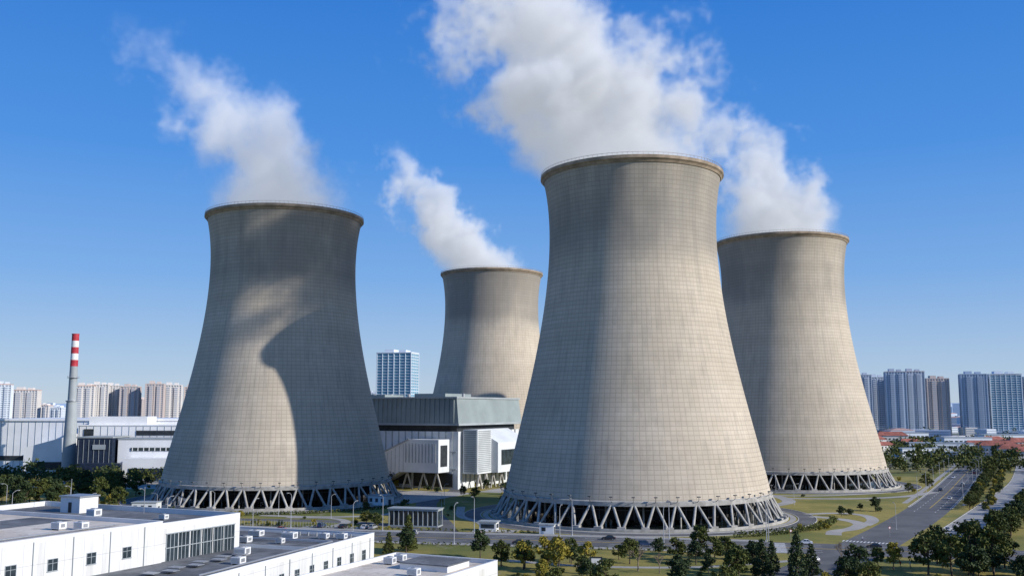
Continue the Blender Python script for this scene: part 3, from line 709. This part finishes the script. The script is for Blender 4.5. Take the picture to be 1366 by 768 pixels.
def broad(H,leafm,seed,dens=1.0):
    random.seed(seed); mb=MB(); th=H*.25
    mb.tube((0,0,0),(.1,.05,th),.02*H+.05,.014*H+.04,8,0)
    mb.tube((.1,.05,th),(0,.1,H*.7),.014*H+.04,.02*H*.3,6,0)
    nC=30
    for i in range(nC):
        a=i*2.4+random.uniform(-.4,.4); t=random.random(); zc=H*(.30+.62*t)
        rr=H*.33*math.sin(math.pi*(.22+.68*t))*random.uniform(.45,1.1)
        c=(rr*math.cos(a),rr*math.sin(a),zc)
        if i%2==0: mb.tube((.05,.05,min(th+ (zc-th)*.3,H*.6)),c,.012*H*.6+.02,.015,5,0)
        leafset(mb,c,H*random.uniform(.09,.16),int(52*dens),H*.026+.05)
    return mesh_of(mb,'tree_mesh',[M['bark'],leafm])
def conif(H,leafm,seed):
    random.seed(seed); mb=MB(); mb.tube((0,0,0),(0,0,H*.95),.02*H+.04,.02,7,0)
    for k in range(13):
        t=k/12; z=H*(.12+.82*t); rr=H*.25*(1-t)**.8+.1
        n=max(3,int(8*(1-t)+2))
        for i in range(n):
            a=i*2*math.pi/n+k*.7+random.uniform(-.3,.3); q=rr*random.uniform(.5,1.0)
            c=(q*math.cos(a),q*math.sin(a),z-q*.15)
            if i%2==0: mb.tube((0,0,z),c,.05,.015,4,0)
            leafset(mb,c,H*.06+.1,26,H*.018+.05,1,.8)
    return mesh_of(mb,'conifer_mesh',[M['bark'],leafm])
def bare(H,seed):
    random.seed(seed); mb=MB()
    def br(p,d,L,r,k):
        q=p+d*L; mb.tube(p,q,r,r*.6,5,0)
        if k==0: return
        for i in range(4):
            nd=(d+Vector((random.uniform(-.8,.8),random.uniform(-.8,.8),random.uniform(-.1,.5)))).normalized()
            br(p+d*L*random.uniform(.6,1),nd,L*.62,r*.55,k-1)
    br(Vector((0,0,0)),Vector((0,0,1)),H*.36,.16,4)
    return mesh_of(mb,'bare_tree_mesh',[M['twig']])
def bush(seed,leafm):
    random.seed(seed); mb=MB()
    for i in range(4): mb.tube((0,0,0),(random.uniform(-.6,.6),random.uniform(-.6,.6),1.0),.05,.02,5,0)
    for i in range(11):
        a=random.uniform(0,6.28); q=random.uniform(0,.9); leafset(mb,(q*math.cos(a),q*math.sin(a),random.uniform(.4,1.3)),.5,45,.12)
    return mesh_of(mb,'bush_mesh',[M['bark'],leafm])
TB=[broad(8,M['leaf'],i) for i in range(3)]+[broad(8,M['leafd'],7),broad(8,M['leafd'],8)]
TY=[broad(7,M['leafy'],11),broad(7,M['leafy'],12)]
TC=[conif(9,M['leafd'],21),conif(9,M['leaf'],22)]
TR=[bare(7,31)]
BU=[bush(41,M['leaf']),bush(42,M['leafd']),bush(43,M['leafy'])]
def put(name,me,x,y,s=1.0,sz=None):
    o=bpy.data.objects.new(name,me); link(o); o.location=(x,y,0); o.scale=(s,s,sz or s*random.uniform(.85,1.15)); o.rotation_euler=(0,0,random.uniform(0,6.28)); return o
random.seed(5)
def clear(x,y,m=2):
    for tx,ty,_,_ in TW.values():
        if math.hypot(x-tx,y-ty)<72: return False
    for path,w in ((main,15.5),(blvd,9),(lane2,7)):
        for p in path:
            if abs(p.x-x)<w+m and abs(p.y-y)<w+m and math.hypot(p.x-x,p.y-y)<w+m: return False
    for p,w,_ in paths:
        for a in smooth(p,6):
            if math.hypot(a.x-x,a.y-y)<w+1.2: return False
    return True
for x,y,s in ((-31,293,1.0),(12,258,1.2),(9,274,1.0),(3,264,1.1),(-9,284,1.0),(20,268,.9),(-3,270,.8),(16,276,.8)): put('broadleaf_tree',random.choice(TY if x in(12,9,3,20) else TB),x,y,s)
put('conifer_tree',TC[1],-31,298,1.15); put('conifer_tree',TC[1],-36,292,.8)
for x,y,s in ((63,252,1.25),(70,246,1.2),(76,254,1.0),(59,262,.8),(67,258,.9)): put('conifer_tree',TC[0],x,y,s)
for x,y,s in ((54,287,1.0),(46,279,.95),(60,281,.9),(50,272,.8),(30,281,.6),(56,276,.9),(42,286,.7)): put('broadleaf_tree',random.choice(TB),x,y,s)
put('bare_tree',TR[0],33,262,1.3); put('bare_tree',TR[0],89,270,1.1); put('bare_tree',TR[0],38,258,1.0)
put('broadleaf_tree',TB[1],98,268,.7)
for i in range(95):
    x=random.uniform(104,182); y=random.uniform(208,274)
    if x<104+(274-y)*.05+random.uniform(0,16): continue
    if clear(x,y,0): put('broadleaf_tree',random.choice(TB+TB[3:]*2),x,y,random.uniform(.9,1.5))
for i in range(60):
    x=random.uniform(-5,104); y=random.uniform(222,285)
    if clear(x,y,0): put(*(('broadleaf_tree',random.choice(TB+TY)) if random.random()<.5 else ('shrub',random.choice(BU))),x,y,random.uniform(.6,1.1))
bl=offs(blvd,-15)
for i in range(28,len(bl)-14):
    for k in (0,.33,.66):
        p=bl[i].lerp(bl[i+1],k)+Vector((random.uniform(-1.5,1.5),random.uniform(-1,1),0))
        if random.random()<.8: put('broadleaf_tree',random.choice(TB+TY[:1]),p.x,p.y,random.uniform(.45,.9))
        p=p+Vector((5+random.uniform(-1,1),-3,0))
        if random.random()<.7 : put('shrub',random.choice(BU),p.x,p.y,random.uniform(1.0,2.2))
bl=offs(lane2,-12)
for i in range(0,len(bl)-1):
    for k in (0,.5):
        p=bl[i].lerp(bl[i+1],k); put('broadleaf_tree',random.choice(TB),p.x+random.uniform(-1,5),p.y,random.uniform(.6,1.1))
bl=offs(blvd,17)
for i in range(34,len(bl)-12,2):
    p=bl[i]
    if clear(p.x,p.y,0): put('broadleaf_tree',random.choice(TB),p.x,p.y,random.uniform(.4,.7))
for i in range(430):
    x=random.uniform(-240,230); y=random.uniform(340,640)
    if not clear(x,y,.5): continue
    if random.random()<.4: put('broadleaf_tree',random.choice(TB+TY),x,y,random.uniform(.4,.85))
    else: put('shrub',random.choice(BU),x,y,random.uniform(.8,1.8))
for i in range(90):
    x=random.uniform(-260,-165); y=random.uniform(370,500)
    if clear(x,y,0): put('broadleaf_tree',random.choice(TB),x,y,random.uniform(.8,1.5))
for i in range(70):
    x=random.uniform(-130,-20); y=random.uniform(352,400)
    if clear(x,y,.3): put('shrub',random.choice(BU),x,y,random.uniform(.6,1.3))
def hedge(path,w,h,name='hedge',m='leaf',n=14):
    mb=MB(); L=path
    for i in range(len(L)-1):
        for k in range(3):
            p=L[i].lerp(L[i+1],k/3)
            leafset(mb,(p.x,p.y,h*.5),max(w,h)*.62,n,.28,0,h/max(w,h)*.9)
    mb.obj(name,[M[m]])
hedge([Vector((50+75.5*math.cos(a),400+75.5*math.sin(a),0)) for a in np.linspace(R(-72),R(-18),44)],2.8,2.2)
hedge([Vector((-111+74*math.cos(a),470+74*math.sin(a),0)) for a in np.linspace(R(-120),R(-30),60)],1.6,1.4)
hedge([p for p in offs(main,17.5) if -170<p.x<20],1.3,1.0)
hedge([p for p in offs(main,-17.0) if -60<p.x<70],1.4,1.0)
def treemass(name,n,fx,m,q=26):
    mb=MB()
    for i in range(n):
        x,y,h=fx()
        for k in range(3):
            leafset(mb,(x+random.uniform(-.3,.3)*h,y,h*random.uniform(.4,.75)),h*.38,q,h*.085,0,.85)
    mb.obj(name,[m])
def fr():
    D=random.uniform(640,1200); return (random.uniform(.30,.60)*D,D,random.uniform(7,13))
def fl2():
    while True:
        D=random.uniform(560,1250); x,y,h=(random.uniform(-.58,-.28)*D,D,random.uniform(8,13))
        if not(-356<x<-190 and 596<y<745): return x,y,h
def ff():
    D=random.uniform(1250,3500); return (random.uniform(-.6,.6)*D,D,random.uniform(10,18))
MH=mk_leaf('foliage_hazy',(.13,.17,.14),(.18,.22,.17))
treemass('distant_trees',480,fr,M['leaf'])
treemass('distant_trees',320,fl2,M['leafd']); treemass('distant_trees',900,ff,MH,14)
treemass('distant_trees',110,lambda:(random.uniform(-330,-195),random.uniform(545,596),random.uniform(5,9)),M['leaf'])

# ---------------------------------------------------------------- street lamps
def lampmesh():
    mb=MB(); mb.tube((0,0,0),(0,0,.5),.22,.18,10); mb.tube((0,0,.5),(0,0,10.5),.12,.07,8)
    prev=Vector((0,0,10.5))
    for i in range(1,5):
        t=i/4; q=Vector((2.2*t,0,10.5+.9*math.sin(t*1.5))); mb.tube(prev,q,.06,.05,6); prev=q
    mb.box((2.6,0,11.35),(1.1,.4,.16),1); mb.box((2.6,0,11.24),(.8,.3,.05),2)
    return mesh_of(mb,'street_lamp_mesh',[M['pole'],M['steel'],M['lampw']])
LM=lampmesh()
def lamp(x,y,rz,s=1):
    o=bpy.data.objects.new('street_lamp',LM); link(o); o.location=(x,y,0); o.rotation_euler=(0,0,rz); o.scale=(s,s,s)
up=offs(main,13.6); lo=offs(main,-13.6)
for q,rz in ((up,R(-104)),(lo,R(76))):
    acc=0
    for i in range(1,len(q)):
        acc+=(q[i]-q[i-1]).length
        if acc>30 and q[i].x<85: acc=0; lamp(q[i].x,q[i].y,rz,1.1)
for o_,rz in ((9.8,R(-30)),(-9.8,R(150))):
    q=offs(blvd,o_); acc=0
    for i in range(30,len(q)-10):
        acc+=(q[i]-q[i-1]).length
        if acc>36: acc=0; lamp(q[i].x,q[i].y,rz)
for x,y in ((-70,385),(-92,392),(-28,395),(125,440),(133,500),(-140,392),(-30,440),(135,350)): lamp(x,y,random.uniform(0,6),.8)
# ---------------------------------------------------------------- vehicles
def carmesh(paint,L=4.6,W=1.84,kind='sedan'):
    mb=MB()
    if kind=='sedan':
        low=[(-L/2,.35),(-L/2,.78),(-L/2+.25,.92),(-L*.27,.97),(L*.18,.95),(L*.42,.82),(L/2,.62),(L/2,.32)]
        cab=[(-L*.36,.94),(-L*.2,1.42),(L*.03,1.46),(L*.23,.93)]
    else:
        low=[(-L/2,.4),(-L/2,1.0),(-L/2+.1,1.08),(-L*.3,1.1),(L*.2,1.08),(L*.44,.98),(L/2,.7),(L/2,.38)]
        cab=[(-L*.46,1.07),(-L*.42,1.72),(L*.05,1.76),(L*.25,1.06)]
    def ex(prof,w0,w1,m):
        n=len(prof); zs=[p[1] for p in prof]; z0,z1=min(zs),max(zs)
        vs=[]
        for s in (-1,1):
            for x,z in prof:
                t=(z-z0)/(z1-z0); vs.append((x,s*(w0+(w1-w0)*t)/2,z))
        mb.add(vs,[tuple(range(n)),tuple(range(2*n-1,n-1,-1))]+[(i,n+i,n+(i+1)%n,(i+1)%n) for i in range(n)],m)
    ex(low,W,W*.94,0); ex(cab,W*.9,W*.7,1)
    (a,b,c,d)=cab; mb.add([(b[0],-W*.355,b[1]+.02),(c[0],-W*.355,c[1]+.02),(c[0],W*.355,c[1]+.02),(b[0],W*.355,b[1]+.02)],[(0,1,2,3)],0)
    for s in (-1,1):
        for (p,q) in ((a,b),(d,c)): mb.beam((p[0],s*W*.452,p[1]),(q[0],s*W*.355,q[1]+.01),.08,.08,0)
        mb.beam(((a[0]+d[0])/2,s*W*.455,a[1]),((b[0]+c[0])/2,s*W*.358,b[1]+.02),.08,.06,0)
        mb.beam((b[0],s*W*.355,b[1]+.01),(c[0],s*W*.355,c[1]+.01),.07,.06,0)
        mb.box((L*.2,s*(W/2+.06),1.0),(.18,.14,.12),0)
    for x in (-L*.30,L*.31):
        for s in (-1,1):
            mb.tube((x,s*(W/2-.2),.33),(x,s*(W/2+.02),.33),.33,n=16,m=2); mb.tube((x,s*(W/2+.02),.33),(x,s*(W/2+.03),.33),.19,n=10,m=3)
    for s in (-1,1):
        mb.box((L/2-.06,s*W*.36,.66),(.14,.36,.13),4); mb.box((-L/2+.02,s*W*.37,.8),(.08,.32,.14),5)
    return mesh_of(mb,'car_mesh',[paint,M['glass'],M['tyre'],M['steel'],M['lampw'],M['lampred']])
def cp(n,c): return simple(n,c,.3,0,var=.03,spec=.6)
CW=carmesh(cp('white_car_paint',(.7,.7,.7))); CK=carmesh(cp('black_car_paint',(.02,.02,.025))); CG=carmesh(cp('silver_car_paint',(.32,.34,.36)),kind='suv')
CB=carmesh(cp('blue_car_paint',(.04,.07,.14)),kind='suv'); CR=carmesh(cp('red_car_paint',(.35,.03,.03)))
def car(me,x,y,rz,n='car'):
    o=bpy.data.objects.new(n,me); link(o); o.location=(x,y,.02 if n=='car' else .065); o.rotation_euler=(0,0,rz)
def onpath(path,i,o):
    p=offs(path,o)[i]; d=path[i+1]-path[i]; return p.x,p.y,math.atan2(d.y,d.x)
for me,i,o,f in ((CK,48,6,1),(CW,54,-6,0),(CB,50,-6,0),(CG,38,6,1),(CW,33,-6,0),(CR,30,5.5,1),(CK,62,6,1),(CW,67,-6,0),(CG,71,6,1),(CW,58,9.5,1),(CK,44,-10,0)):
    x,y,a=onpath(main,i,o); car(me,x,y,a+(math.pi if f else 0))
for me,i,o,f in ((CW,33,-4,0),(CK,38,4,1),(CG,42,-4,0),(CW,47,4,1),(CR,51,-5,0),(CW,8,4,1)):
    x,y,a=onpath(blvd,i,o); car(me,x,y,a+(math.pi if f else 0))
for me,i,o in ((CW,5,4),(CG,12,-4),(CK,20,4)):
    x,y,a=onpath(lane2,i,o); car(me,x,y,a)
for i,(x,y) in enumerate(((-52,352),(-49,351),(-60,354),(-68,356))): car((CW,CG,CK,CB)[i%4],x,y,R(76),'parked_car')
def signboard(x,y,rz):
    e=empty('notice_board',(x,y,0),rz); mb=MB()
    mb.b2(-1.6,-1.45,-.08,.08,0,4.6,0); mb.b2(1.45,1.6,-.08,.08,0,4.6,0); mb.b2(-1.45,1.45,-.07,.07,.8,4.5,0)
    mb.b2(-1.2,1.2,-.1,-.073,2.6,4.1,1); mb.b2(-1.2,1.2,-.1,-.073,1.2,1.6,1)
    mb.obj('board',[M['dark'],M['white']],e)
signboard(21.5,256,R(-5))
def rsign(x,y,rz):
    e=empty('traffic_sign',(x,y,0),rz); mb=MB()
    mb.tube((0,0,0),(0,0,3.4),.05,n=8)
    mb.tube((0,-.06,3.0),(0,-.09,3.0),.42,n=20,m=1); mb.tube((0,-.09,3.0),(0,-.1,3.0),.3,n=20,m=2)
    mb.obj('post_and_disc',[M['steel'],M['redp'],M['white']],e)
for x,y in ((90,322),(118,283),(-10,318),(125,330)): rsign(x,y,R(10))
def person(x,y,z,rz,mt):
    P=[(0,0,.95),(0,0,1.2),(0,0,1.42),(0,0,1.52),(0,.0,1.66),(.11,.0,.9),(.13,.12,.5),(.13,.02,.08),(.13,.16,.04),(-.11,0,.9),(-.13,-.1,.5),(-.13,-.25,.1),(-.13,-.12,.04),(.2,0,1.4),(.25,-.06,1.14),(.25,.04,.9),(-.2,0,1.4),(-.25,.06,1.14),(-.25,.16,.92)]
    E=[(0,1),(1,2),(2,3),(3,4),(0,5),(5,6),(6,7),(7,8),(0,9),(9,10),(10,11),(11,12),(2,13),(13,14),(14,15),(2,16),(16,17),(17,18)]
    r=[.14,.15,.13,.055,.10,.1,.065,.045,.045,.1,.065,.045,.045,.06,.045,.035,.06,.045,.035]
    me=bpy.data.meshes.new('pedestrian'); me.from_pydata(P,E,[]); me.materials.append(mt)
    o=bpy.data.objects.new('pedestrian',me); link(o); o.location=(x,y,z); o.rotation_euler=(0,0,rz)
    md=o.modifiers.new('s','SKIN')
    if me.skin_vertices:
        for i,v in enumerate(me.skin_vertices[0].data): v.radius=(r[i],r[i]*.8)
    o.modifiers.new('d','SUBSURF').levels=1
def mkcl(name,top,bot):
    m=NT(name); sp=m.new('ShaderNodeSeparateXYZ'); m.lk(m.coord(),sp.inputs[0])
    c=m.mix(m.math('GREATER_THAN',sp.outputs[2],.93),bot,top); c=m.mix(m.math('GREATER_THAN',sp.outputs[2],1.49),c,(.35,.2,.14)); c=m.mix(m.math('GREATER_THAN',sp.outputs[2],1.66),c,(.02,.015,.01))
    return m.fin(c,.8)
c1=mkcl('clothes_red',(.4,.05,.04),(.03,.03,.05)); c2=mkcl('clothes_white',(.6,.6,.6),(.03,.04,.08))
for x,y,z,r,c in ((104,268,.02,.4,c1),(106,266.5,.02,1,c2),(112,319,.02,2,c2),(60,294,.13,0,c2)): person(x,y,z,r,c)
mb=MB()
fp=[p for p in offs(main,16.6) if -180<p.x<-60]
for i in range(len(fp)-1):
    a,b=fp[i],fp[i+1]
    for k in range(5):
        p=a.lerp(b,k/5); mb.tube((p.x,p.y,0),(p.x,p.y,2.1),.05,n=4)
    for z in (.5,1.9): mb.beam((a.x,a.y,z),(b.x,b.y,z),.05,.06)
mb.obj('site_fence',[M['pole']])

# ---------------------------------------------------------------- light & camera
az=R(114); el=R(25)
s=Vector((math.sin(az)*math.cos(el),math.cos(az)*math.cos(el),math.sin(el)))
sun=bpy.data.lights.new('sun','SUN'); sun.energy=5.0; sun.angle=R(.5); sun.color=(1,.96,.90)
so=bpy.data.objects.new('sun',sun); link(so); so.rotation_euler=(-s).to_track_quat('-Z','Y').to_euler()
w=bpy.data.worlds.new('World'); scene.world=w; w.use_nodes=True; t=w.node_tree
sk=t.nodes.new('ShaderNodeTexSky'); sk.sky_type='NISHITA'; sk.sun_disc=False; sk.sun_elevation=el; sk.sun_rotation=az
sk.air_density=1.0; sk.dust_density=.3; sk.ozone_density=3.0; sk.altitude=50
tc=t.nodes.new('ShaderNodeTexCoord'); sx=t.nodes.new('ShaderNodeSeparateXYZ'); t.links.new(tc.outputs['Generated'],sx.inputs[0])
cr=t.nodes.new('ShaderNodeValToRGB'); t.links.new(sx.outputs[2],cr.inputs[0])
E=cr.color_ramp.elements
E[0].position=0.0; E[0].color=(.52,.63,.76,1); E[1].position=1.0; E[1].color=(.02,.12,.40,1)
for p,c in ((.04,(.40,.56,.78)),(.13,(.19,.41,.81)),(.25,(.068,.285,.78)),(.42,(.022,.195,.68))):
    q=E.new(p); q.color=(*c,1)
vs_=t.nodes.new('ShaderNodeVectorMath'); vs_.operation='SCALE'; vs_.inputs['Scale'].default_value=1/.11; t.links.new(cr.outputs[0],vs_.inputs[0])
mx=t.nodes.new('ShaderNodeMix'); mx.data_type='RGBA'; mx.inputs[0].default_value=.88
t.links.new(sk.outputs[0],mx.inputs[6]); t.links.new(vs_.outputs[0],mx.inputs[7])
bg=t.nodes['Background']; bg.inputs[1].default_value=.11
t.links.new(mx.outputs[2],bg.inputs[0])
cam=bpy.data.cameras.new('camera'); cam.lens=34.26; cam.clip_end=40000; cam.clip_start=1
co=bpy.data.objects.new('camera',cam); link(co); co.location=(0,0,42); co.rotation_euler=(R(97.06),0,0)
scene.camera=co
scene.view_settings.view_transform='Standard'; scene.view_settings.look='None'; scene.view_settings.exposure=0
